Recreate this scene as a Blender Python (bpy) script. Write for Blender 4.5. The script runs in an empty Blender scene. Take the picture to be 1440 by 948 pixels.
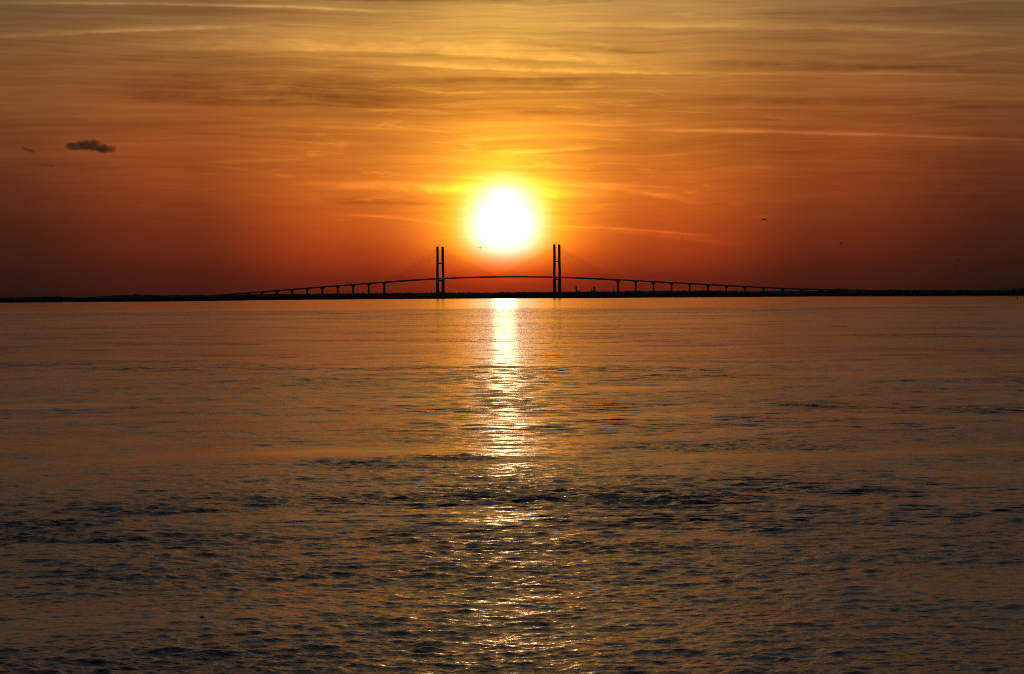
import bpy, bmesh, math, random
import numpy as np
from mathutils import Matrix, Vector

random.seed(7)
rng = np.random.default_rng(11)
scene = bpy.context.scene
COL = scene.collection
R = math.radians

# ------------------------------------------------------------------ camera
CAM_H = 6.0                       # eye height above the water (m)
PITCH, ROLL, LENS = R(-1.0), R(0.4), 83.3
FPX = 1440 / 2 / (18 / LENS)      # focal length in pixels of the 1440 px photograph
cam_d = bpy.data.cameras.new('camera')
cam_d.lens, cam_d.sensor_width = LENS, 36.0
cam_d.clip_start, cam_d.clip_end = 0.5, 120000.0
cam = bpy.data.objects.new('camera', cam_d)
COL.objects.link(cam)
cam.matrix_world = (Matrix.Translation((0, 0, CAM_H)) @ Matrix.Rotation(R(90) + PITCH, 4, 'X')
                    @ Matrix.Rotation(-ROLL, 4, 'Z'))
scene.camera = cam


def ray(x, y):
    """direction seen at pixel (x, y) of the 1440x948 photograph"""
    xr, yr = x - 720.0, 474.0 - y
    c, s = math.cos(ROLL), math.sin(ROLL)
    xx, yy = (xr * c + yr * s) / FPX, (-xr * s + yr * c) / FPX
    c, s = math.cos(PITCH), math.sin(PITCH)
    return Vector((xx, c - yy * s, s + yy * c)).normalized()


def azel(x, y):
    d = ray(x, y)
    return math.degrees(math.atan2(d.x, d.y)), math.degrees(math.asin(d.z))


def at(x, y, dist):
    d = ray(x, y)
    return Vector((0, 0, CAM_H)) + d * (dist / d.y)


def on_water(x, y):
    d = ray(x, y)
    return Vector((0, 0, CAM_H)) + d * (-CAM_H / d.z)


# ------------------------------------------------------------------ light and exposure
SUN_AZ, SUN_EL = azel(709, 316)
SUN_STRENGTH = 0.006
sun_dir = Vector((math.sin(R(SUN_AZ)) * math.cos(R(SUN_EL)), math.cos(R(SUN_AZ)) * math.cos(R(SUN_EL)), math.sin(R(SUN_EL))))
sun_d = bpy.data.lights.new('sun', 'SUN')
sun_d.energy, sun_d.angle, sun_d.color = SUN_STRENGTH, R(0.53), (1.0, 0.66, 0.30)
sun = bpy.data.objects.new('sun', sun_d)
COL.objects.link(sun)
sun.rotation_euler = (-sun_dir).to_track_quat('-Z', 'Y').to_euler()

vs = scene.view_settings
vs.view_transform, vs.look, vs.exposure, vs.gamma = 'Standard', 'None', 0.0, 1.0
vs.use_curve_mapping = False
scene.cycles.use_denoising = False
scene.cycles.max_bounces = 6
scene.cycles.pixel_filter_type = 'BLACKMAN_HARRIS'
scene.cycles.filter_width = 0.95
scene.cycles.sample_clamp_indirect = 6.0
scene.cycles.sample_clamp_direct = 4.0


# ------------------------------------------------------------------ node helpers
class S:
    """a socket that understands arithmetic: builds Math nodes"""
    def __init__(self, nt, sock):
        self.nt, self.s = nt, sock

    def _m(self, op, *args):
        n = self.nt.nodes.new('ShaderNodeMath')
        n.operation = op
        for i, a in enumerate(args):
            if isinstance(a, S):
                self.nt.links.new(a.s, n.inputs[i])
            else:
                n.inputs[i].default_value = float(a)
        return S(self.nt, n.outputs[0])

    def __add__(self, o): return self._m('ADD', self, o)
    __radd__ = __add__
    def __sub__(self, o): return self._m('SUBTRACT', self, o)
    def __rsub__(self, o): return self._m('SUBTRACT', o, self)
    def __mul__(self, o): return self._m('MULTIPLY', self, o)
    __rmul__ = __mul__
    def __truediv__(self, o): return self._m('DIVIDE', self, o)
    def __neg__(self): return self._m('MULTIPLY', self, -1)
    def exp(self): return self._m('EXPONENT', self)
    def sqrt(self): return self._m('SQRT', self)
    def abs(self): return self._m('ABSOLUTE', self)
    def max(self, o): return self._m('MAXIMUM', self, o)
    def min(self, o): return self._m('MINIMUM', self, o)
    def pow(self, o): return self._m('POWER', self, o)
    def gt(self, o): return self._m('GREATER_THAN', self, o)

    def ss(self, a, b, lo=0.0, hi=1.0, kind='SMOOTHSTEP'):
        n = self.nt.nodes.new('ShaderNodeMapRange')
        n.interpolation_type = kind
        self.nt.links.new(self.s, n.inputs[0])
        for i, v in enumerate((a, b, lo, hi)):
            n.inputs[1 + i].default_value = v
        return S(self.nt, n.outputs[0])


def combine(nt, x, y, z):
    n = nt.nodes.new('ShaderNodeCombineXYZ')
    for i, a in enumerate((x, y, z)):
        if isinstance(a, S):
            nt.links.new(a.s, n.inputs[i])
        else:
            n.inputs[i].default_value = a
    return S(nt, n.outputs[0])


def noise(nt, vec, scale=1.0, detail=5.0, rough=0.5, distort=0.0, dims='3D'):
    n = nt.nodes.new('ShaderNodeTexNoise')
    n.noise_dimensions = dims
    nt.links.new(vec.s, n.inputs['Vector'])
    n.inputs['Scale'].default_value = scale
    n.inputs['Detail'].default_value = detail
    n.inputs['Roughness'].default_value = rough
    n.inputs['Distortion'].default_value = distort
    return S(nt, n.outputs['Fac'])


def mixc(nt, f, a, b, mode='MIX'):
    n = nt.nodes.new('ShaderNodeMix')
    n.data_type, n.blend_type = 'RGBA', mode
    n.clamp_factor = True
    if isinstance(f, S):
        nt.links.new(f.s, n.inputs[0])
    else:
        n.inputs[0].default_value = f
    for i, v in ((6, a), (7, b)):
        if isinstance(v, S):
            nt.links.new(v.s, n.inputs[i])
        else:
            n.inputs[i].default_value = (*v, 1)
    return S(nt, n.outputs[2])


def lin(c):
    return tuple((v / 255 / 12.92) if v <= 10 else ((v / 255 + 0.055) / 1.055) ** 2.4 for v in c)


# ------------------------------------------------------------------ world: evening sky with cirrus and the setting sun
world = bpy.data.worlds.new('World')
scene.world = world
world.use_nodes = True
nt = world.node_tree
nt.nodes.clear()
tc = nt.nodes.new('ShaderNodeTexCoord')
sep = nt.nodes.new('ShaderNodeSeparateXYZ')
nt.links.new(tc.outputs['Generated'], sep.inputs[0])
dx, dy, dz = (S(nt, sep.outputs[i]) for i in range(3))
az = dx._m('ARCTAN2', dx, dy) * (180 / math.pi)
el = dz._m('ARCSINE', dz.min(1.0).max(-1.0)) * (180 / math.pi)

# slow warp so that the colour bands are not ruled lines
wv = combine(nt, az * 0.10, el * 0.35, 3.7)
warp = noise(nt, wv, 1.0, 3.0, 0.5) - 0.5
elw = (el + warp * el.ss(0.0, 4.0) * 1.1).max(0.0)
fac = (elw / 90.0).sqrt()

UP = {  # what the sky does above the frame, by elevation (sRGB)
    'mid':  [(9.5, (186, 142, 80)), (14, (146, 117, 82)), (24, (98, 99, 101)), (45, (72, 81, 95)), (90, (40, 45, 54))],
    'side': [(9.5, (120, 93, 63)), (14, (106, 91, 74)), (24, (82, 85, 91)), (45, (62, 71, 84)), (90, (40, 45, 54))],
    'back': [(9.5, (52, 47, 46)), (14, (52, 50, 51)), (24, (48, 49, 54)), (45, (45, 49, 56)), (90, (40, 45, 54))],
}
RAMPS = [
    (0.0, 'mid', [(415, (122, 36, 17)), (400, (150, 45, 19)), (385, (180, 60, 22)), (360, (212, 86, 25)), (315, (226, 108, 28)),
                  (260, (230, 134, 36)), (200, (226, 140, 42)), (150, (216, 137, 47)), (110, (207, 138, 54)), (60, (205, 151, 71)), (10, (206, 160, 82))]),
    (3.6, 'mid', [(415, (86, 29, 19)), (390, (116, 38, 21)), (350, (166, 58, 23)), (300, (190, 78, 27)), (250, (198, 96, 33)),
                  (200, (186, 100, 37)), (150, (180, 106, 43)), (100, (181, 121, 54)), (50, (176, 126, 65)), (10, (170, 127, 70))]),
    (7.7, 'side', [(415, (56, 24, 18)), (380, (76, 30, 20)), (320, (110, 43, 24)), (260, (134, 59, 28)), (200, (146, 71, 34)),
                   (120, (142, 84, 43)), (60, (138, 94, 53)), (10, (130, 97, 59))]),
    (12.2, 'side', [(415, (36, 21, 18)), (380, (47, 24, 20)), (320, (66, 31, 22)), (260, (84, 40, 27)), (200, (106, 57, 33)),
                    (150, (116, 69, 39)), (100, (118, 77, 46)), (50, (116, 84, 53)), (10, (111, 85, 55))]),
    (40.0, 'back', [(415, (22, 16, 18)), (320, (36, 23, 22)), (200, (56, 38, 30)), (50, (68, 54, 43)), (10, (66, 54, 45))]),
    (150.0, 'back', [(415, (17, 17, 22)), (320, (23, 22, 28)), (200, (31, 29, 33)), (50, (38, 37, 40)), (10, (40, 39, 43))]),
]


def ramp(kind, stops):
    n = nt.nodes.new('ShaderNodeValToRGB')
    nt.links.new(fac.s, n.inputs[0])
    pts = [(max(415.8 - y, 0) * 0.01719, c) for y, c in stops] + UP[kind]
    cr = n.color_ramp
    cr.interpolation = 'LINEAR'
    while len(cr.elements) < len(pts):
        cr.elements.new(0.5)
    for e, (v, c) in zip(cr.elements, sorted(pts, key=lambda p: p[0])):
        e.position = math.sqrt(v / 90.0)
        e.color = (*lin(c), 1)
    return S(nt, n.outputs[0])


azd = (az - SUN_AZ).abs()
sky_c = ramp(RAMPS[0][1], RAMPS[0][2])
for (a0, _, _), (a1, kind, stops) in zip(RAMPS, RAMPS[1:]):
    sky_c = mixc(nt, azd.ss(a0, a1), sky_c, ramp(kind, stops))

# cirrus: long thin fibres lying almost level
tilt = el + az * 0.012
wob0 = noise(nt, combine(nt, az * 0.25, el * 0.4, 1.0), 1.0, 2.0, 0.5) - 0.5
cv = combine(nt, az * 0.085, tilt * 1.15, 0.0)
c1 = noise(nt, cv, 1.0, 7.0, 0.55, 0.35)
cv2 = combine(nt, az * 0.30, tilt * 4.2, 5.0)
c2 = noise(nt, cv2, 1.0, 6.0, 0.6, 0.5)
cv3 = combine(nt, az * 0.20, (tilt + wob0 * 0.5) * 11.0, 8.0)
c3 = noise(nt, cv3, 1.0, 3.0, 0.55, 0.6)
cirrus = ((c1 - 0.5) * 1.15 + (c2 - 0.5) * 0.45 + (c3.ss(0.30, 0.72) - 0.5) * 0.20) * el.ss(0.5, 4.5, 0.12, 1.0) * el.ss(15.0, 60.0, 1.0, 0.5)

# single streaks and trails: three points of the streak, soft edge above, soft edge below (px), gain
STREAKS = [
    ((-60, 5), (300, 7), (590, 19), 3.0, 2.2, 0.42), ((-60, 55), (170, 44), (400, 35), 5.0, 2.5, 0.42),
    ((140, 70), (480, 70), (1020, 104), 24, 3.0, 0.34), ((460, 84), (720, 98), (1020, 104), 7, 2.2, 0.36),
    ((700, 102), (1000, 103), (1500, 106), 2.5, 2, 0.2), ((700, 38), (930, 36), (1500, 54), 6, 3.5, 0.28),
    ((840, 183), (1140, 187), (1500, 199), 3.5, 2.5, 0.40), ((400, 258), (610, 264), (880, 276), 7, 7, 0.42),
    ((690, 258), (830, 262), (1010, 292), 6, 4, 0.22), ((460, 302), (560, 307), (650, 320), 3.0, 2.0, 0.20),
    ((560, 132), (760, 129), (980, 128), 2, 1.6, 0.22), ((690, 215), (770, 212), (850, 207), 4, 2.5, 0.40),
    ((270, 229), (350, 227), (440, 223), 3, 2.5, 0.20), ((800, 320), (950, 333), (1090, 353), 6, 4, 0.12),
    ((770, 318), (900, 324), (1020, 333), 2, 1.6, 0.26), ((1280, 82), (1360, 74), (1480, 62), 4, 2.5, 0.18),
    ((470, 158), (540, 155), (650, 160), 2.5, 3, 0.22), ((240, 180), (420, 178), (640, 186), 4, 3, 0.14),
    ((600, 200), (760, 192), (900, 190), 5, 4, 0.16), ((820, 258), (900, 262), (960, 264), 2.5, 2, 0.2),
    ((780, 172), (850, 176), (960, 172), 2.5, 2, 0.16),
    ((690, 56), (800, 66), (940, 76), 5, 4, -0.24), ((380, 2), (620, -6), (920, 4), 14, 7, -0.34),
    ((100, 128), (320, 140), (580, 140), 44, 14, -0.20), ((930, 86), (1150, 93), (1500, 100), 7, 5, -0.22),
    ((920, 141), (1200, 145), (1500, 152), 10, 6, -0.16), ((540, 110), (720, 112), (900, 108), 5, 9, -0.16),
    ((640, 150), (800, 158), (1000, 150), 8, 6, -0.12), ((1000, 20), (1220, 16), (1500, 22), 6, 5, -0.16),
    ((1180, 186), (1330, 190), (1500, 192), 4, 3, -0.2), ((-60, 92), (120, 88), (260, 84), 10, 8, -0.1),
    ((440, 284), (560, 286), (660, 290), 5, 4, -0.16), ((560, 232), (680, 238), (800, 240), 5, 4, -0.10),
]
wob = (noise(nt, combine(nt, az * 0.6, el * 0.5, 9.0), 1.0, 4.0, 0.55) - 0.5)
rag = noise(nt, combine(nt, az * 1.1, tilt * 3.0, 2.0), 1.0, 5.0, 0.62)
els = el + wob * 0.07 + (rag - 0.5) * 0.05
total = None
for p0, p1, p2, up, dn, gain in STREAKS:
    (a0, e0), (a1, e1), (a2, e2) = azel(*p0), azel(*p1), azel(*p2)
    k2, k1, k0 = np.polyfit([a0 - a1, 0, a2 - a1], [e0, e1, e2], 2)
    ac = (a0 + a2) / 2
    t = (az - a1).min(25.0).max(-25.0)
    d = els - (t * (t * k2 + k1) + k0)
    up_d, dn_d = up * 0.01719 * 0.9, dn * 0.01719 * 0.8
    q = (d.max(0.0) / up_d) + (d.min(0.0) / dn_d)
    m = (-(q * q)).exp() * ((az - ac).abs()).ss(abs(a2 - a0) * 0.22, abs(a2 - a0) * 0.52, 1.0, 0.0)
    m = m * (gain * 1.55)
    total = m if total is None else total + m
streak = total * rag.ss(0.25, 0.68, 0.35, 1.25)
wisp_n = noise(nt, combine(nt, az * 0.55 + 4.0, (tilt + wob * 0.3) * 4.6, 6.0), 1.0, 7.0, 0.66, 0.8)
wisp = wisp_n.ss(0.55, 0.74) * el.ss(0.9, 2.2) * el.ss(4.2, 6.5, 1.0, 0.45) * azd.ss(3.0, 9.0, 0.42, 0.12)
streak = streak + wisp
gain_all = (cirrus + streak + 1.0).max(0.35)
sky_c = mixc(nt, 1.0, sky_c, combine(nt, gain_all, gain_all * (streak.max(0.0) * 0.15 + (streak + cirrus).min(0.0) * 0.30 + 1.0), gain_all), 'MULTIPLY')

# the sun and the glow of the thin cloud in front of it
ddx = (az - SUN_AZ) * math.cos(R(SUN_EL))
ddy = el - SUN_EL
ddy = ddy.max(0.0) * 0.88 + ddy.min(0.0)
rr = (ddx * ddx * 0.92 + ddy * ddy).sqrt()
veil = (cirrus * 0.9 + streak * 0.9 + 1.0).max(0.3)
low_r, low_g = elw.ss(0.15, 1.4, 0.10, 1.0), elw.ss(0.35, 1.45, 0.05, 1.0)
wide_r = (ddx * ddx * 0.75 + ddy * ddy * 0.85).sqrt()
wide = (wide_r / -1.15).exp() * veil * elw.ss(0.4, 2.6)
gr = ((rr / -0.55).exp() * 9.0 * veil * low_r).min(1.6) + wide * 0.85
gg = ((rr / -0.41).exp() * 6.2 * veil * low_g).min(1.3) + wide * 0.52
gb = (-((rr / 0.75).pow(3.0))).exp() * 1.6 * low_g * (veil * 0.6 + 0.4) + wide * 0.05
core = rr.ss(0.20, 0.42, 4.5, 0.0)
glow = combine(nt, gr + core, gg + core * 0.86, gb + core * 0.6)
sky_c = mixc(nt, 1.0, sky_c, glow, 'ADD')

nishita = nt.nodes.new('ShaderNodeTexSky')
nishita.sky_type = 'NISHITA'
nishita.sun_disc = False
nishita.sun_elevation = R(SUN_EL)
nishita.sun_rotation = R(SUN_AZ)
nishita.dust_density = 4.0
nishita.air_density = 1.4
bg_air = nt.nodes.new('ShaderNodeBackground')
nt.links.new(nishita.outputs[0], bg_air.inputs[0])
bg_air.inputs[1].default_value = 0.004
bg_veil = nt.nodes.new('ShaderNodeBackground')
nt.links.new(sky_c.s, bg_veil.inputs[0])
bg_veil.inputs[1].default_value = 0.97
addw = nt.nodes.new('ShaderNodeAddShader')
nt.links.new(bg_air.outputs[0], addw.inputs[0])
nt.links.new(bg_veil.outputs[0], addw.inputs[1])
wo = nt.nodes.new('ShaderNodeOutputWorld')
nt.links.new(addw.outputs[0], wo.inputs[0])
world.cycles.sampling_method = 'NONE'


# ------------------------------------------------------------------ object helpers
def tag(o, label, cat=None, group=None, kind=None):
    o['label'] = label
    if cat:
        o['category'] = cat
    if group:
        o['group'] = group
    if kind:
        o['kind'] = kind
    return o


def link(name, mesh, mat=None, parent=None):
    o = bpy.data.objects.new(name, mesh)
    COL.objects.link(o)
    if mat is not None and not mesh.materials:
        mesh.materials.append(mat)
    if parent is not None:
        o.parent = parent
    return o


def pydata(name, verts, faces, mat=None, parent=None, smooth=False):
    me = bpy.data.meshes.new(name)
    me.from_pydata([tuple(v) for v in verts], [], faces)
    if smooth:
        me.polygons.foreach_set('use_smooth', [True] * len(me.polygons))
    me.update()
    return link(name, me, mat, parent)


def material(name, color, rough=0.8, var=0.25, scale=0.5):
    m = bpy.data.materials.new(name)
    m.use_nodes = True
    t = m.node_tree
    b = t.nodes['Principled BSDF']
    b.inputs['Roughness'].default_value = rough
    tcn = t.nodes.new('ShaderNodeTexCoord')
    n = noise(t, S(t, tcn.outputs['Object']), scale, 5, 0.6)
    lo = tuple(c * (1 - var) for c in color)
    hi = tuple(min(c * (1 + var), 1) for c in color)
    c = mixc(t, n.ss(0.3, 0.7), lo, hi)
    t.links.new(c.s, b.inputs['Base Color'])
    return m


M_CONC = material('weathered_concrete', (0.22, 0.21, 0.20), 0.85, 0.2, 0.15)
M_CABLE = material('sheathed_cable', (0.32, 0.30, 0.26), 0.6, 0.1, 0.2)
M_WOOD = material('evergreen_foliage', (0.045, 0.055, 0.03), 0.9, 0.4, 0.08)
M_BARK = material('bark', (0.10, 0.08, 0.06), 0.9, 0.3, 0.6)
M_LAND = material('marsh_and_mud', (0.09, 0.085, 0.06), 0.8, 0.35, 0.02)
M_BIRD = material('gull_plumage', (0.16, 0.155, 0.15), 0.8, 0.3, 3.0)
M_STEEL = material('dull_steel', (0.20, 0.20, 0.20), 0.6, 0.2, 0.3)
M_BUOY = material('dark_buoy', (0.02, 0.02, 0.02), 0.5, 0.3, 20.0)


# ------------------------------------------------------------------ water
def wave_tile(n, size, lo, hi, slope, seed, mean_dir, power, tail=1.0):
    """periodic random sea of wavelengths lo..hi, rms slope as asked"""
    g = np.random.default_rng(seed)
    k = np.fft.fftfreq(n, size / n) * 2 * np.pi
    kx, ky = np.meshgrid(k, k)
    kk = np.hypot(kx, ky)
    kk[0, 0] = 1e-9
    klo, khi = 2 * np.pi / hi, 2 * np.pi / lo
    amp = kk ** -(2.0 + tail * 0.5) * np.exp(-(klo / kk) ** 4) * np.exp(-(kk / khi) ** 4)
    ang = np.arctan2(ky, kx) - mean_dir
    amp = amp * (np.abs(np.cos(ang)) ** power + 0.12)
    amp[0, 0] = 0
    spec = amp * (g.normal(size=(n, n)) + 1j * g.normal(size=(n, n)))
    h = np.fft.ifft2(spec).real
    gx = np.gradient(h, size / n, axis=1)
    gy = np.gradient(h, size / n, axis=0)
    h *= slope / math.sqrt((gx ** 2 + gy ** 2).mean())
    return h.astype(np.float32), size


def sample(tile, x, y, rot=0.0):
    h, size = tile
    n = h.shape[0]
    c, s = math.cos(rot), math.sin(rot)
    u = ((x * c + y * s) / size * n) % n
    v = ((-x * s + y * c) / size * n) % n
    i, j = np.floor(u).astype(np.int32), np.floor(v).astype(np.int32)
    fu, fv = (u - i).astype(np.float32), (v - j).astype(np.float32)
    i %= n
    j %= n
    i1, j1 = (i + 1) % n, (j + 1) % n
    return (h[j, i] * (1 - fu) * (1 - fv) + h[j, i1] * fu * (1 - fv) + h[j1, i] * (1 - fu) * fv + h[j1, i1] * fu * fv)


def fade(cell, lo, hi):
    t = np.clip((hi - cell) / (hi - lo), 0, 1)
    return t * t * (3 - 2 * t)


SWELL = wave_tile(512, 113.0, 1.8, 10.0, 0.024, 1, R(80), 2.0)
MID = wave_tile(1024, 83.0, 0.9, 3.6, 0.070, 9, R(88), 1.6, -0.3)
CHOP = wave_tile(1024, 37.0, 0.26, 1.4, 0.115, 2, R(84), 2.2, -0.7)
CHOP_B = wave_tile(1024, 23.0, 0.28, 0.9, 0.075, 6, R(118), 5.0, -0.7)
RIPPLE = wave_tile(1024, 13.0, 0.11, 0.36, 0.14, 3, R(95), 0.6)
PATCH = wave_tile(512, 420.0, 14.0, 90.0, 1.0, 4, R(90), 2.0)
PATCH = (PATCH[0] / PATCH[0].std(), PATCH[1])
PATCH_FAR = wave_tile(512, 5200.0, 120.0, 1500.0, 1.0, 5, R(90), 2.5)
PATCH_FAR = (PATCH_FAR[0] / PATCH_FAR[0].std(), PATCH_FAR[1])
STREAKY = wave_tile(512, 90.0, 3.0, 20.0, 1.0, 8, R(90), 2.0)
STREAKY = (STREAKY[0] / STREAKY[0].std(), STREAKY[1])

# wind-ruffled bands and slicks lying on the water: px of ends and height, half thickness px, change of ruffling
BANDS = [
    (-60, 190, 742, 8, 1.2), (120, 330, 719, 4.5, 1.0), (300, 700, 703, 3.0, 0.9), (-60, 330, 758, 7, 1.1), (200, 560, 769, 8, 1.0),
    (520, 960, 771, 10, 0.9), (640, 1040, 700, 12, 0.95), (560, 760, 690, 6, 0.5), (880, 1230, 631, 8, 0.8), (430, 560, 650, 9, 0.55),
    (560, 700, 642, 5, 0.6), (1080, 1210, 568, 4, 0.8), (1270, 1500, 575, 6, 0.6), (780, 1100, 735, 10, 0.45), (-60, 240, 790, 12, 0.4),
    (500, 620, 655, 5, 0.5), (780, 880, 590, 4, 0.5), (1250, 1440, 610, 5, 0.4), (1000, 1300, 690, 7, 0.35),
    (180, 560, 733, 16, -0.50), (480, 800, 737, 14, -0.50), (620, 800, 720, 8, -0.3), (-60, 500, 690, 8, -0.2), (300, 800, 670, 10, -0.2),
]


def ruffle_at(x, y):
    r = np.hypot(x, y)
    near = np.clip((900 - r) / 700, 0, 1)
    base = 0.50 - 0.06 * np.clip((r - 75) / 60, 0, 1) + 0.13 * sample(PATCH, x, y) * near + 0.12 * sample(PATCH_FAR, x, y) + 0.11 * sample(STREAKY, x, y, 0.2) * near
    # the last kilometres before the far shore lie in the lee and are nearly calm
    lee = np.clip((r - 1010 - 60 * sample(PATCH_FAR, x, y, 0.7)) / 170, 0, 1)
    base = base * (1 - lee) + 0.03 * lee
    rim = np.exp(-((r - 960) / 150) ** 2)
    base = base + 0.42 * rim
    wob = sample(PATCH, x, y, 1.1)
    for x0, x1, yy, hh, g in BANDS:
        xc = (x0 + x1) / 2
        p, pa, pb = on_water(xc, yy), on_water(xc, yy - hh), on_water(xc, yy + hh)
        hw = abs(on_water(x1, yy).x - on_water(x0, yy).x) / 2
        hd = abs(pa.y - pb.y) / 2
        slope = (on_water(x1, yy).y - on_water(x0, yy).y) / (2 * hw)
        ey = (y - p.y - (x - p.x) * slope + wob * hd * 0.45) / hd
        ex = (x - p.x) / hw
        base = base + (1.3 if g > 0 else 1.25) * g * np.exp(-(ey ** 2) ** 1.3) * np.exp(-(ex ** 2) ** 1.6) * (0.8 + 0.35 * wob).clip(0.2, 1.4)
    return base.clip(0.02, 1.6)


def build_water():
    inner = np.linspace(-15, 15, 700)
    outer = 15.0 + np.cumsum(0.05 * 1.09 ** np.arange(60))
    outer = outer[outer < 176]
    ang = np.radians(np.concatenate([-outer[::-1], inner, outer]))
    rad = [4.0]
    while rad[-1] < 60000:
        r_ = rad[-1]
        if r_ < 28:
            s = 0.8
        elif r_ < 650:
            s = 0.055 * (r_ / 37) ** 1.42
        else:
            s = 0.0042 * r_ * min(1 + (r_ - 650) / 600, 8)
        rad.append(r_ + s)
    rad = np.array(rad)
    cell_r = np.gradient(rad)
    cell_a = np.gradient(ang)
    A, Rr = np.meshgrid(ang, rad)
    X, Y = Rr * np.sin(A), Rr * np.cos(A)
    cell = np.maximum(cell_r[:, None], Rr * cell_a[None, :])
    ruf = np.ones_like(X)
    ruf = ruffle_at(X, Y)
    f1, f2, f3 = fade(cell, 0.6, 1.6), fade(cell, 0.14, 0.34), fade(cell, 0.07, 0.13)
    a1, a2, a3 = 0.2 + 0.9 * ruf, 0.05 + 1.1 * ruf, 0.03 + 1.1 * ruf
    ch = sample(CHOP, X, Y) + sample(CHOP_B, X, Y)
    ch = ch + 0.08 * ch * ch / ch.std()
    fm = fade(cell, 0.40, 1.0)
    am = (0.38 + 0.8 * ruf) * np.clip((Rr - 45) / 90, 0.5, 1)
    Z = sample(SWELL, X, Y) * a1 * f1 + sample(MID, X, Y, 0.1) * am * fm + ch * a2 * f2 + sample(RIPPLE, X, Y) * a3 * f3
    # slopes too small for the mesh become gloss
    var = (0.070 * am) ** 2 * (1 - fm ** 2) + (0.022 * a1) ** 2 * (1 - f1 ** 2) + (0.13 * a2) ** 2 * (1 - f2 ** 2) + (0.14 * a3) ** 2 * (1 - f3 ** 2) + (0.005 + 0.035 * ruf) ** 2
    nr, na = X.shape
    co = np.stack([X, Y, Z], -1).reshape(-1, 3).astype(np.float32)
    idx = np.arange(nr * na, dtype=np.int32).reshape(nr, na)
    q = np.stack([idx[:-1, :-1], idx[:-1, 1:], idx[1:, 1:], idx[1:, :-1]], -1)[..., ::-1].reshape(-1, 4)
    close = np.stack([idx[:-1, -1], idx[:-1, 0], idx[1:, 0], idx[1:, -1]], -1)[..., ::-1].reshape(-1, 4)
    q = np.concatenate([q, close])
    me = bpy.data.meshes.new('water')
    me.vertices.add(len(co))
    me.vertices.foreach_set('co', co.ravel())
    me.loops.add(q.size)
    me.loops.foreach_set('vertex_index', q.ravel())
    me.polygons.add(len(q))
    me.polygons.foreach_set('loop_start', np.arange(0, q.size, 4, dtype=np.int32))
    me.polygons.foreach_set('loop_total', np.full(len(q), 4, dtype=np.int32))
    me.polygons.foreach_set('use_smooth', np.ones(len(q), dtype=bool))
    me.update(calc_edges=True)
    for nm, arr in (('ruffle', ruf), ('unresolved_slope', np.sqrt(var))):
        at_ = me.attributes.new(nm, 'FLOAT', 'POINT')
        at_.data.foreach_set('value', arr.ravel().astype(np.float32))
    print('water quads', len(q), 'rows', nr, 'cols', na)
    return me


m_water = bpy.data.materials.new('tidal_water')
m_water.use_nodes = True
t = m_water.node_tree
b = t.nodes['Principled BSDF']
b.inputs['Base Color'].default_value = (0.006, 0.011, 0.013, 1)
b.inputs['IOR'].default_value = 1.333
geo = t.nodes.new('ShaderNodeNewGeometry')
pos = S(t, geo.outputs['Position'])
ar = t.nodes.new('ShaderNodeAttribute'); ar.attribute_name = 'ruffle'
ag = t.nodes.new('ShaderNodeAttribute'); ag.attribute_name = 'unresolved_slope'
ruf_s, sig_s = S(t, ar.outputs['Fac']), S(t, ag.outputs['Fac'])
sp = t.nodes.new('ShaderNodeSeparateXYZ'); t.links.new(pos.s, sp.inputs[0])
pv = combine(t, S(t, sp.outputs[0]) * 0.75, S(t, sp.outputs[1]), 0.0)
fine = (noise(t, pv, 6.0, 4.0, 0.6, 0.4) - 0.5) * 0.050 + (noise(t, pv, 2.2, 3.0, 0.6, 0.3) - 0.5) * 0.09   # capillary ripples
out = (S(t, sp.outputs[0]) * S(t, sp.outputs[0]) + S(t, sp.outputs[1]) * S(t, sp.outputs[1])).sqrt().ss(50, 180, 0.25, 1.0)
broad = (noise(t, pv, 0.10, 9.0, 0.45, 0.3) - 0.5) * out * 1.5    # every scale of chop, as far as the eye resolves it
pv2 = combine(t, S(t, sp.outputs[0]) * 0.8 + 311.0, S(t, sp.outputs[1]) + 57.0, 2.0)
gust = noise(t, pv2, 0.030, 9.0, 0.70, 0.2).ss(0.51, 0.61)   # ruffled spots between slicks
gust_far = noise(t, pv2, 0.0045, 6.0, 0.65, 0.2).ss(0.46, 0.66)
spot = gust * 0.75 + gust_far * 0.35
hgt = (fine + broad * (spot * 1.9 + 0.25)) * (ruf_s * 0.95 + 0.05)
bump = t.nodes.new('ShaderNodeBump')
bump.inputs['Strength'].default_value = 1.0
bump.inputs['Distance'].default_value = 1.0
t.links.new(hgt.s, bump.inputs['Height'])
b.inputs['Roughness'].default_value = 0.11
# the slopes of wavelets too small for the mesh
nc = t.nodes.new('ShaderNodeTexNoise')
t.links.new(combine(t, S(t, sp.outputs[0]) * 0.55, S(t, sp.outputs[1]), 4.0).s, nc.inputs['Vector'])
nc.inputs['Scale'].default_value = 1.5
nc.inputs['Detail'].default_value = 4.0
nc.inputs['Roughness'].default_value = 0.6
sc_ = t.nodes.new('ShaderNodeSeparateColor')
t.links.new(nc.outputs['Color'], sc_.inputs[0])
k_s = sig_s * (spot * 1.7 + 0.34) * 9.5


def tail(v):
    return v * (v * v * 13.0 + 0.45)


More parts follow.
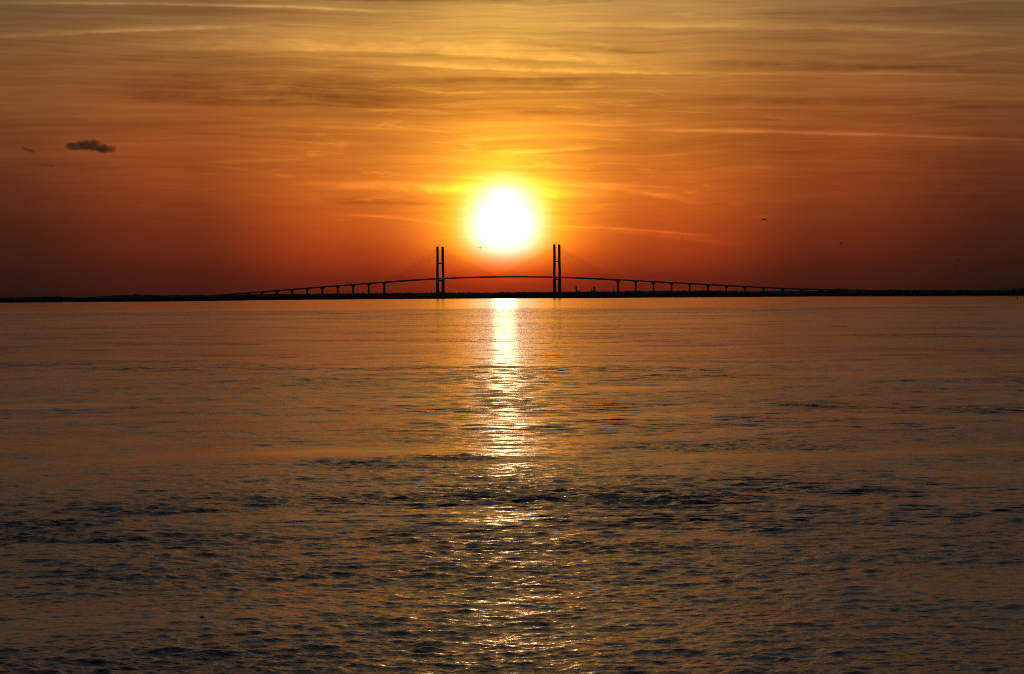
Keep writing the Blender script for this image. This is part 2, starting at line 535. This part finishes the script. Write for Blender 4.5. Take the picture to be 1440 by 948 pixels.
tiltv = combine(t, tail(S(t, sc_.outputs[0]) - 0.5) * k_s, tail(S(t, sc_.outputs[1]) - 0.56) * k_s, 0.0)
va = t.nodes.new('ShaderNodeVectorMath'); va.operation = 'ADD'
t.links.new(bump.outputs[0], va.inputs[0]); t.links.new(tiltv.s, va.inputs[1])
vn = t.nodes.new('ShaderNodeVectorMath'); vn.operation = 'NORMALIZE'
t.links.new(va.outputs[0], vn.inputs[0])
t.links.new(vn.outputs[0], b.inputs['Normal'])
water = link('water', build_water(), m_water)
tag(water, 'rippled estuary water reflecting the orange sunset', kind='structure')

# ------------------------------------------------------------------ far shore
SHORE = [(-900, 432), (-500, 430), (-200, 428), (0, 426), (100, 425.1), (200, 424.4), (300, 423.4), (360, 422.3), (450, 421.5), (560, 420.6),
         (700, 419.6), (850, 419.1), (900, 418.7), (1020, 418.0), (1140, 417.2), (1300, 416.8), (1440, 416.4), (1640, 416.1), (1940, 416.5), (2400, 416.5)]
WOODTOP = [(-900, 420), (-200, 418), (0, 417.6), (40, 416.8), (80, 415.6), (110, 417), (150, 415.2), (190, 413.2), (215, 413.4), (235, 414.8),
           (255, 413.6), (300, 414), (340, 413.4), (400, 412.3), (480, 411.6), (560, 411), (650, 410.6), (700, 410.6), (730, 409.6), (800, 409.3),
           (870, 408.6), (920, 408), (1000, 407.8), (1060, 408.3), (1130, 408), (1165, 407.6), (1185, 407), (1210, 407.2), (1260, 406.4), (1350, 406.8), (1410, 406.6),
           (1428, 404.4), (1445, 403.2), (1700, 402), (2400, 403)]
shore_pts = []
for x, y in SHORE:
    p = on_water(x, y)
    if y - 415.8 < 3 and abs(x - 720) > 800:
        p = p * 1.0
    shore_pts.append(p)
sx = np.array([p[0] for p in SHORE]); sd = np.array([p.y for p in shore_pts])
wx = np.array([p[0] for p in WOODTOP]); wy = np.array([p[1] - 0.1 for p in WOODTOP])


def shore_dist(x):
    return float(np.interp(x, sx, sd))


def build_land():
    xs = np.concatenate([np.arange(-900, 2401, 12)])
    offs = [-60, 0, 8, 25, 60, 200, 700, 2500, 8000, 45000]
    zs = [-1.5, -0.12, 0.45, 0.8, 1.0, 1.3, 1.5, 1.5, 1.5, 1.5]
    v, f = [], []
    g = np.random.default_rng(3)
    for x in xs:
        d = shore_dist(x) + g.normal() * 12
        tx = ray(x, 416).x / ray(x, 416).y
        for o, z in zip(offs, zs):
            v.append((tx * (d + o), d + o, z + (g.normal() * 0.12 if z > 0.5 else 0)))
    n = len(offs)
    for i in range(len(xs) - 1):
        for j in range(n - 1):
            a = i * n + j
            f.append((a, a + n, a + n + 1, a + 1))
    return pydata('land', v, f, M_LAND, smooth=True)


tag(build_land(), 'low dark far shore of marsh and mud', kind='structure')


def ico(sub):
    bm = bmesh.new()
    bmesh.ops.create_icosphere(bm, subdivisions=sub, radius=1)
    v = np.array([p.co[:] for p in bm.verts]); f = [[q.index for q in p.verts] for p in bm.faces]
    bm.free()
    return v, np.array(f)


ICO1, ICO1F = ico(1)
ICO2, ICO2F = ico(2)


def crown_mesh(g, height, width, tufts=34, dense=True):
    """one crown: uneven core and loose leaf tufts around it; base at z = 0"""
    V, F, n = [], [], 0
    core = ICO1 * np.array([width * 0.40, width * 0.40, height * 0.44]) * (1 + 0.10 * g.normal(size=(len(ICO1), 1)))
    core[:, 2] += height * 0.46
    V.append(core); F.append(ICO1F + n); n += len(core)
    c = g.normal(size=(tufts, 3)); c /= np.linalg.norm(c, axis=1)[:, None]
    c = c * (0.34 + 0.2 * g.random((tufts, 1)))
    c = c * np.array([width, width, height * 0.62]) + np.array([0, 0, height * 0.46])
    sz = min(width, height) * (0.05 + 0.08 * g.random(tufts))
    for p, s in zip(c, sz):
        a = g.normal(size=(4, 3)) * s
        V.append(p + a)
        F.append(np.array([[0, 1, 2], [0, 2, 3], [0, 3, 1], [1, 3, 2]]) + n); n += 4
    return np.concatenate(V), np.concatenate(F), n


def build_wood():
    g = np.random.default_rng(21)
    V, F, n = [], [], 0
    x = -880.0
    while x < 2360:
        d0 = shore_dist(x)
        mpp = d0 / FPX
        for row in range(4):
            xx = x + g.normal() * 1.5
            d = d0 + 45 + row * 35 + g.random() * 25
            top = float(np.interp(xx, wx, wy))
            full = (at(xx, top, d).z - 1.0)
            if full < 2:
                continue
            hgt = full * (g.uniform(0.90, 1.02) if row else g.uniform(0.6, 0.9))
            if g.random() < 0.02:
                hgt = full * g.uniform(0.97, 1.02)
            w = hgt * g.uniform(1.3, 2.1)
            cv_, cf, k = crown_mesh(g, hgt, w, 15)
            p = at(xx, 418, d)
            cv_ = cv_ + np.array([p.x, p.y, 0.9])
            V.append(cv_); F.append(cf + n); n += k
        x += max(1.6, 4.2 / mpp) * g.uniform(0.7, 1.2) * (1.0 if -60 < x < 1500 else 2.0)
    V, F = np.concatenate(V), np.concatenate(F)
    me = bpy.data.meshes.new('distant_wood')
    me.from_pydata(V.tolist(), [], F.tolist())
    me.update()
    print('wood tris', len(F))
    return link('distant_wood', me, M_WOOD)


tag(build_wood(), 'dark belt of trees along the far shore under the bridge', 'wood', kind='stuff')


def lone_tree(x, top, extra, label, wide):
    g = np.random.default_rng(int(x))
    d = shore_dist(x) + extra
    p = at(x, 418, d)
    h = at(x, top, d).z - 1.2
    root = bpy.data.objects.new('tree', None); COL.objects.link(root)
    root.location = (p.x, p.y, 1.2)
    tag(root, label, 'tree')
    # trunk with limbs
    V, F = [], []

    def limb(a, b_, r0, r1):
        a, b_ = Vector(a), Vector(b_)
        q = (b_ - a).to_track_quat('Z', 'Y')
        n = len(V)
        for c, r_ in ((a, r0), (b_, r1)):
            for i in range(6):
                V.append(c + q @ Vector((math.cos(i * R(60)) * r_, math.sin(i * R(60)) * r_, 0)))
        for i in range(6):
            F.append((n + i, n + (i + 1) % 6, n + 6 + (i + 1) % 6, n + 6 + i))
    limb((0, 0, -0.4), (0.2, 0, h * 0.45), h * 0.035, h * 0.024)
    limb((0.2, 0, h * 0.45), (0, 0.1, h * 0.85), h * 0.024, h * 0.008)
    for i in range(7):
        a = i * 2.4
        limb((0.1, 0, h * (0.38 + 0.05 * i)), (math.cos(a) * wide * 0.36, math.sin(a) * wide * 0.36, h * (0.55 + 0.05 * i)), h * 0.014, h * 0.004)
    pydata('trunk', V, F, M_BARK, root)
    Vs, Fs, n = [], [], 0
    for i in range(11):
        a, rr_ = i * 2.4, wide * 0.30 * math.sqrt((i + 0.3) / 11)
        cv_, cf, k = crown_mesh(g, h * 0.34, wide * 0.42, 40)
        cv_ = cv_ + np.array([math.cos(a) * rr_, math.sin(a) * rr_, h * g.uniform(0.32, 0.66)])
        Vs.append(cv_); Fs.append(cf + n); n += k
    pydata('crown', np.concatenate(Vs), [tuple(q) for q in np.concatenate(Fs).tolist()], M_WOOD, root)


lone_tree(1178.5, 404.4, 120, 'dark round-topped tree standing above the wood at the bridge right end', 11)
lone_tree(192, 412.6, 110, 'broad dark tree rising from the low left shore', 15)

# ------------------------------------------------------------------ cable-stayed bridge
BX, BY, BTH = -38.9, 6704.0, 0.51666
SPAN, SIDE, APP = 190.5, 190.5, 54.33
PYLON_H = 148.5
bridge = bpy.data.objects.new('cable_stayed_bridge', None)
COL.objects.link(bridge)
bridge.location = (BX, BY, 1.2)
bridge.rotation_euler = (0, 0, -BTH)
tag(bridge, 'long cable-stayed bridge with two H-shaped towers crossing below the setting sun', 'bridge')
Z0 = 1.2


def deck_z(s):
    """crest curve over the main span, straight grades, sag curves at the landfalls"""
    left = s < 0
    s = abs(s)
    g, L = 0.0568, 335.0
    if s < L:
        z = 60.3 - s * s * g / (2 * L)
    elif s < 800 or left:
        z = 60.3 - g * L / 2 - g * (s - L)
    else:
        t_ = min(s - 800, 150.0)
        z = 60.3 - g * L / 2 - g * (800 - L) - g * t_ + (g - 0.028) / 300 * t_ * t_ - 0.028 * max(0.0, s - 950)
    return z - Z0


def box(cx, cy, z0, z1, lx, ly, lx1=None, ly1=None, dx1=0.0, dy1=0.0):
    lx1, ly1 = lx1 or lx, ly1 or ly
    v = [(cx + sx_ * lx / 2, cy + sy_ * ly / 2, z0) for sx_, sy_ in ((-1, -1), (1, -1), (1, 1), (-1, 1))]
    v += [(cx + dx1 + sx_ * lx1 / 2, cy + dy1 + sy_ * ly1 / 2, z1) for sx_, sy_ in ((-1, -1), (1, -1), (1, 1), (-1, 1))]
    f = [(3, 2, 1, 0), (4, 5, 6, 7), (0, 1, 5, 4), (1, 2, 6, 5), (2, 3, 7, 6), (3, 0, 4, 7)]
    return v, f


def join(*parts):
    V, F = [], []
    for v, f in parts:
        n = len(V)
        V += list(v)
        F += [tuple(i + n for i in q) for q in f]
    return V, F


def loft(sections):
    n = len(sections[0])
    V = [p for s_ in sections for p in s_]
    F = []
    for k in range(len(sections) - 1):
        for i in range(n):
            F.append((k * n + i, k * n + (i + 1) % n, (k + 1) * n + (i + 1) % n, (k + 1) * n + i))
    F.append(tuple(range(n))[::-1])
    F.append(tuple((len(sections) - 1) * n + i for i in range(n)))
    return V, F


HALF = 12.3


def deck_section(s, depth, soffit):
    z = deck_z(s)
    return [(s, -HALF, z), (s, HALF, z), (s, HALF, z - 0.9), (s, soffit, z - depth), (s, -soffit, z - depth), (s, -HALF, z - 0.9)]


# the stayed deck and its parapets
ss_ = np.linspace(-SPAN - SIDE, SPAN + SIDE, 61)
V, F = loft([deck_section(s, 3.1, HALF - 1.0) for s in ss_])
pydata('main_deck', V, F, M_CONC, bridge)


def parapet(s0, s1, side, n):
    secs = []
    for s in np.linspace(s0, s1, n):
        z = deck_z(s)
        y0, y1 = side * (HALF - 0.05), side * (HALF - 0.45)
        secs.append([(s, y0, z - 0.2), (s, y1, z - 0.2), (s, y1, z + 1.05), (s, y0, z + 1.05)])
    V, F = loft(secs)
    return pydata('parapet', V, F, M_CONC, bridge)


for sd_ in (-1, 1):
    parapet(-SPAN - SIDE, SPAN + SIDE, sd_, 61)

# pylons
LEG_OFF = 14.2


def rect(cx, cy, z, lx, ly):
    c = min(lx, ly) * 0.12
    pts = []
    for ax, ay in ((1, 1), (-1, 1), (-1, -1), (1, -1)):
        x_, y_ = cx + ax * lx / 2, cy + ay * ly / 2
        a, b_ = (x_ - ax * c, y_), (x_, y_ - ay * c)
        if ax * ay > 0:
            a, b_ = b_, a
        pts += [(*a, z), (*b_, z)]
    return pts


for s in (-SPAN, SPAN):
    V, F = join(box(s, 0, -4.0, 6.0, 26, 52), box(s, 0, 6.0, 9.0, 18, 44, 14, 40))
    pyl = pydata('pylon', V, F, M_CONC, bridge)
    zd = deck_z(s)
    for sd_ in (-1, 1):
        prof = [  # z, offset across, length along, width across
            (8.9, LEG_OFF + 0.2, 7.6, 9.6), (zd - 10, LEG_OFF + 1.7, 6.8, 6.2), (zd - 4, LEG_OFF + 1.9, 6.4, 5.8),
            (zd + 10, LEG_OFF + 1.7, 6.2, 5.6), (99 - Z0, LEG_OFF + 0.2, 5.8, 5.4), (104, LEG_OFF, 5.8, 5.4),
            (PYLON_H - Z0 - 3.0, LEG_OFF, 5.8, 5.4), (PYLON_H - Z0 - 0.8, LEG_OFF, 5.0, 4.6), (PYLON_H - Z0, LEG_OFF, 3.6, 3.2)]
        V, F = loft([rect(s, sd_ * o, z, lx, ly) for z, o, lx, ly in prof])
        pydata('tower_leg', V, F, M_CONC, pyl)
    for zc, hw_, dp in ((zd - 7.2, 4.0, 4.6), (100.4 - Z0, 4.0, 3.6)):
        V, F = box(s, 0, zc - dp / 2, zc + dp / 2, 4.4, 2 * LEG_OFF - 1.5)
        pydata('crossbeam', V, F, M_CONC, pyl)

# stay cables, one mesh per cable, in two planes


def tube(a, b_, r_, n=6):
    a, b_ = Vector(a), Vector(b_)
    q = (b_ - a).to_track_quat('Z', 'Y')
    secs = []
    for c in (a, b_):
        secs.append([c + q @ Vector((math.cos(i * 2 * math.pi / n) * r_, math.sin(i * 2 * math.pi / n) * r_, 0)) for i in range(n)])
    return loft(secs)


NSTAY = 21
for s in (-SPAN, SPAN):
    for dirn in (-1, 1):
        for sd_ in (-1, 1):
            for k in range(NSTAY):
                u = (k + 1) / NSTAY
                ds = 10 + 176 * u
                za = 104 + 38.0 * u ** 0.8
                V, F = tube((s + dirn * 1.2, sd_ * (LEG_OFF - 0.2), za), (s + dirn * ds, sd_ * (HALF - 0.2), deck_z(s + dirn * ds) + 0.3), 0.085 if k < NSTAY - 3 else 0.11)
                pydata('stay_cable', V, F, M_CABLE, bridge)

# approach viaducts: piers and haunched spans
NP = 17
for sgn in (-1, 1):
    n_piers = NP if sgn > 0 else 14
    for i in range(n_piers):
        s = sgn * (SPAN + SIDE + i * APP)
        z = deck_z(s) - 3.0
        zg = -1.0
        if z > 3.0:
            c0 = 2.2 if i else 3.4
            cap_h = min(4.2, z * 0.55)
            V, F = join(box(s, 0, -2.5, 1.6, 9, 13), loft([rect(s, 0, 1.5, c0 * 1.25, 8.2), rect(s, 0, max(1.7, z - cap_h), c0, 6.4)]))
            pier = pydata('pier', V, F, M_CONC, bridge)
            V, F = loft([rect(s, 0, max(1.68, z - cap_h) - 0.01, c0 + 0.06, 6.5), rect(s, 0, z - 1.5, c0 + 0.5, 19.0), rect(s, 0, z, c0 + 0.6, 20.5)])
            pydata('pier_cap', V, F, M_CONC, pier)
        if i < n_piers - 1:
            secs = []
            for u in np.linspace(0, 1, 13):
                e = min(u, 1 - u)
                depth = 2.3 + 1.2 * max(0, 1 - e / 0.14) ** 1.6
                secs.append(deck_section(s + sgn * u * (APP - 0.15) + sgn * 0.05, depth, 7.5))
            V, F = loft(secs)
            pydata('approach_span', V, F, M_CONC, bridge)
            for sd_ in (-1, 1):
                parapet(s + sgn * 0.05, s + sgn * (APP - 0.1), sd_, 7)

# ------------------------------------------------------------------ industry behind the bridge


def place(name, x, dist):
    o = bpy.data.objects.new(name, None); COL.objects.link(o)
    p = at(x, 414, dist)
    o.location = (p.x, p.y, 1.4)
    return o


def ring(z, r_, n=12, cx=0.0, cy=0.0):
    return [(cx + math.cos(i * 2 * math.pi / n) * r_, cy + math.sin(i * 2 * math.pi / n) * r_, z) for i in range(n)]


def stack(x, top, dist, r0, r1, label, name='chimney', cat='chimney'):
    o = place(name, x, dist)
    h = at(x, top, dist).z - 1.4
    pydata('plinth', *loft([ring(-0.5, r0 * 1.35), ring(2.0, r0 * 1.35)]), M_CONC, o)
    pydata('shaft', *loft([ring(1.9, r0), ring(h * 0.5, (r0 + r1) / 2), ring(h - 1.0, r1)]), M_CONC, o)
    pydata('rim', *loft([ring(h - 1.3, r1 * 1.14), ring(h, r1 * 1.14)]), M_STEEL, o)
    return tag(o, label, cat)


stack(810.4, 402.6, 8200, 2.8, 2.5, 'lone stubby chimney behind the bridge just right of the right tower')
stack(831.4, 405.6, 8200, 1.3, 1.1, 'short thin chimney just left of the squat silo behind the bridge')
o = place('silo', 835.6, 8250)
h_s = at(835.6, 402.8, 8250).z - 1.4
pydata('drum', *loft([ring(-0.5, 4.2, 16), ring(h_s - 4, 4.2, 16)]), M_CONC, o)
pydata('roof', *loft([ring(h_s - 4.01, 4.4, 16), ring(h_s - 1.2, 1.4, 16), ring(h_s, 1.2, 16)]), M_STEEL, o)
V, F = join(*[box(4.55, 0, z, z + 0.35, 0.5, 1.0) for z in np.arange(1, h_s - 5, 1.2)], box(4.6, -0.55, 0, h_s - 4, 0.15, 0.12), box(4.6, 0.55, 0, h_s - 4, 0.15, 0.12))
pydata('ladder', V, F, M_STEEL, o)
tag(o, 'squat silo between the right tower and the next bridge pier', 'silo')
stack(862.6, 403.0, 8400, 0.7, 0.55, 'left of two slim chimneys close beside a bridge pier')
stack(864.6, 402.0, 8400, 0.75, 0.6, 'taller right one of two slim chimneys by a bridge pier')


def mast(x, top, dist, label):
    o = place('lattice_mast', x, dist)
    h = at(x, top, dist).z - 1.4
    for a in (0, 120, 240):
        c, s = math.cos(R(a)), math.sin(R(a))
        pydata('mast_leg', *tube((c * 1.2, s * 1.2, -0.4), (c * 0.35, s * 0.35, h), 0.16), M_STEEL, o)
    parts = []
    for i in range(9):
        z0, z1 = h * i / 9, h * (i + 1) / 9
        for a in (0, 120, 240):
            r0_, r1_ = 1.2 - 0.85 * i / 9, 1.2 - 0.85 * (i + 1) / 9
            parts.append(tube((math.cos(R(a)) * r0_, math.sin(R(a)) * r0_, z0), (math.cos(R(a + 120)) * r1_, math.sin(R(a + 120)) * r1_, z1), 0.07, 4))
    pydata('bracing', *join(*parts), M_STEEL, o)
    tag(o, label, 'mast', 'slim masts on the shore')


mast(65.0, 412.8, shore_dist(65) + 190, 'left of two faint masts above the far left shore')
mast(80.0, 412.8, shore_dist(80) + 190, 'right of two faint masts above the far left shore')
mast(1127.0, 399.5, 7200, 'single faint mast above the bridge far right approach')

# channel marker standing in the water at the far right
p = on_water(1431, 421.0)
mk = bpy.data.objects.new('channel_marker', None); COL.objects.link(mk); mk.location = (p.x, p.y, 0)
k = p.y / FPX
pydata('pile', *loft([ring(-2.0, 0.5 * k, 10), ring(3.2 * k, 0.45 * k, 10)]), M_BARK, mk)
pydata('pile_cap', *loft([ring(3.2 * k - 0.02, 0.6 * k, 10), ring(3.7 * k, 0.25 * k, 10)]), M_STEEL, mk)
V, F = box(0, -0.5 * k, 1.9 * k, 3.0 * k, 1.5 * k, 0.08 * k)
pydata('day_board', V, F, M_STEEL, mk)
tag(mk, 'dark channel marker post in the water at the far right shore', 'marker')

# ------------------------------------------------------------------ floating dark buoy in the foreground
p = on_water(284.3, 869.8)
buoy = bpy.data.objects.new('float', None); COL.objects.link(buoy); buoy.location = (p.x, p.y, 0.012)
prof = [(-0.03, 0.022), (-0.012, 0.043), (0.012, 0.047), (0.030, 0.036), (0.040, 0.018)]
V, F = loft([[(x_ * 1.05, y_, z_) for x_, y_, z_ in ring(z, r_, 14)] for z, r_ in [(q[0] * 0.75, q[1]) for q in prof]])
pydata('hull', V, F, M_BUOY, buoy, smooth=True)
V, F = tube((0.0, 0, 0.026), (0.006, 0, 0.040), 0.008, 8)
pydata('rope_eye', V, F, M_BUOY, buoy)
tag(buoy, 'small black float bobbing on the dark water at lower left', 'float')


# ------------------------------------------------------------------ birds
def bird_mesh(droop, lift, bank):
    """a gull one metre and a bit across: body, head, bill, tail and bent wings in one mesh; flies towards +X"""
    body = [(-0.30, 0.006, 0.02), (-0.24, 0.030, 0.01), (-0.12, 0.058, 0.0), (0.02, 0.070, 0.0), (0.12, 0.056, 0.008),
            (0.18, 0.038, 0.02), (0.225, 0.040, 0.03), (0.262, 0.026, 0.03), (0.28, 0.010, 0.026), (0.325, 0.004, 0.018)]
    parts = [loft([[(x, math.cos(a) * r_, zc + math.sin(a) * r_ * 0.9) for a in np.linspace(0, 2 * math.pi, 9)[:-1]] for x, r_, zc in body])]
    tail = [(-0.22, -0.03), (-0.22, 0.03), (-0.36, 0.075), (-0.385, 0.0), (-0.36, -0.075)]
    parts.append(loft([[(x, y, 0.012) for x, y in tail], [(x, y, 0.024) for x, y in tail]]))
    for sd_ in (-1, 1):
        secs = []
        for u, lead, chord in ((0.0, 0.11, 0.19), (0.18, 0.15, 0.19), (0.40, 0.20, 0.165), (0.62, 0.15, 0.135), (0.84, 0.03, 0.085), (1.0, -0.09, 0.02)):
            y = u * 0.60
            z = 0.03 + lift * math.sin(min(u / 0.35, 1) * math.pi / 2) - droop * max(0, u - 0.25) ** 1.35
            th = 0.022 * (1 - 0.75 * u)
            secs.append([(lead, sd_ * y, z), (lead - chord * 0.35, sd_ * y, z + th), (lead - chord, sd_ * y, z), (lead - chord * 0.4, sd_ * y, z - th * 0.5)])
        V, F = loft(secs)
        if sd_ > 0:
            F = [q[::-1] for q in F]
        parts.append((V, F))
    return join(*parts)


BIRDS = [  # px x, y, span px, heading, droop, lift, bank, label
    (1074.6, 309.3, 7.4, 262, 0.62, 0.07, 4, 'largest bird, arched wings, alone high on the right of the sun'),
    (1181.6, 342.2, 4.6, 250, 0.62, 0.07, 10, 'bird with drooped wings to the lower right of the largest bird'),
    (959.6, 335.0, 3.4, 200, 0.20, 0.10, 0, 'small dark bird just above the approach bridge, right of the towers'),
    (851.0, 360.0, 3.6, 285, 0.25, 0.08, 48, 'small steeply banking bird beside the right tower'),
    (1286.6, 368.0, 4.2, 255, 0.20, 0.10, -14, 'lower dark one of two birds above the right shore'),
    (1286.4, 355.8, 3.4, 265, 0.10, 0.04, 0, 'upper faint one of two birds above the right shore'),
    (1348.0, 366.2, 3.2, 215, 0.10, 0.22, 62, 'upper upright one of the pair of birds at far right'),
    (1344.3, 373.2, 3.6, 265, 0.15, 0.10, -8, 'lower level one of the pair of birds at far right'),
    (675.2, 348.4, 4.2, 258, 0.10, 0.06, -9, 'tiny bird against the yellow glow at the sun lower left'),
]
for x, y, span, head, droop, lift, bank, label in BIRDS:
    dist = 1.2 / (1.5 * span / FPX)
    V, F = bird_mesh(droop, lift, bank)
    o = pydata('bird', V, F, M_BIRD, smooth=True)
    o.location = at(x, y, dist)
    o.rotation_euler = (R(bank), R(-38), R(head))
    tag(o, label, 'bird', 'birds flying in the evening sky')


# ------------------------------------------------------------------ small dark clouds
def cloud(x, y, w_px, h_px, dens, tilt_deg, seed, label, lumps):
    dist = 11000.0
    m = dist / FPX
    o_loc = at(x, y, dist)
    W, Hh = w_px * m, h_px * m
    me_v, me_f, n = [], [], 0
    for cx, cz, rx, rz in lumps:
        v = ICO2 * np.array([rx * W, 0.34 * W * min(1, rx * 3), rz * Hh]) + np.array([cx * W, 0, cz * Hh])
        me_v.append(v); me_f.append(ICO2F + n); n += len(v)
    V = np.concatenate(me_v)
    # one closed hull round the lumps
    bm = bmesh.new()
    for p in V:
        bm.verts.new(p)
    r_ = bmesh.ops.convex_hull(bm, input=bm.verts)
    bmesh.ops.delete(bm, geom=list(set(r_['geom_interior'] + r_['geom_unused'])), context='VERTS')
    me = bpy.data.meshes.new('cloud'); bm.to_mesh(me); bm.free()
    mat = bpy.data.materials.new('cloud_vapour')
    mat.use_nodes = True
    t = mat.node_tree
    t.nodes.remove(t.nodes['Principled BSDF'])
    pvn = t.nodes.new('ShaderNodeVolumePrincipled')
    pvn.inputs['Color'].default_value = (0.62, 0.58, 0.66, 1)
    pvn.inputs['Anisotropy'].default_value = 0.2
    tcn = t.nodes.new('ShaderNodeTexCoord')
    ob = S(t, tcn.outputs['Object'])
    sp = t.nodes.new('ShaderNodeSeparateXYZ'); t.links.new(ob.s, sp.inputs[0])
    ox, oy, oz = (S(t, sp.outputs[i]) for i in range(3))
    tot = None
    for cx, cz, rx, rz in lumps:
        a, b_, c_ = (ox - cx * W) / (rx * W), oy / (0.34 * W * min(1, rx * 3)), (oz - cz * Hh) / (rz * Hh)
        f_ = (1.0 - (a * a + b_ * b_ + c_ * c_)).max(0.0)
        tot = f_ if tot is None else tot.max(f_)
    nz = noise(t, combine(t, ox + seed * 100.0, oy, oz * 1.5), 9.0 / W, 6.0, 0.6, 0.2)
    den = (tot + (nz - 0.54) * 2.0).ss(0.15, 0.75) * tot.ss(0.02, 0.3) * dens
    t.links.new(den.s, pvn.inputs['Density'])
    t.links.new(pvn.outputs[0], t.nodes['Material Output'].inputs['Volume'])
    o = link('cloud', me, mat)
    o.location = o_loc
    o.rotation_euler = (0, R(tilt_deg), 0)
    tag(o, label, 'cloud')


cloud(125, 207, 72, 22, 0.024, 3, 1, 'small dark purple cloud low in the sky at the left',
      [(-0.30, 0.0, 0.22, 0.34), (-0.08, 0.12, 0.26, 0.46), (0.10, 0.12, 0.24, 0.5), (0.28, -0.06, 0.24, 0.40), (0.42, -0.05, 0.14, 0.34)])
cloud(40, 211, 22, 9, 0.022, 24, 2, 'tiny thin wisp of dark cloud at the far left edge',
      [(-0.25, 0.0, 0.3, 0.28), (0.1, 0.02, 0.34, 0.4), (0.3, 0.0, 0.22, 0.42)])
cloud(68, 233, 24, 6, 0.010, 8, 3, 'faintest cloud wisp below and left of the small dark cloud',
      [(-0.2, 0.0, 0.34, 0.36), (0.2, 0.0, 0.34, 0.40)])
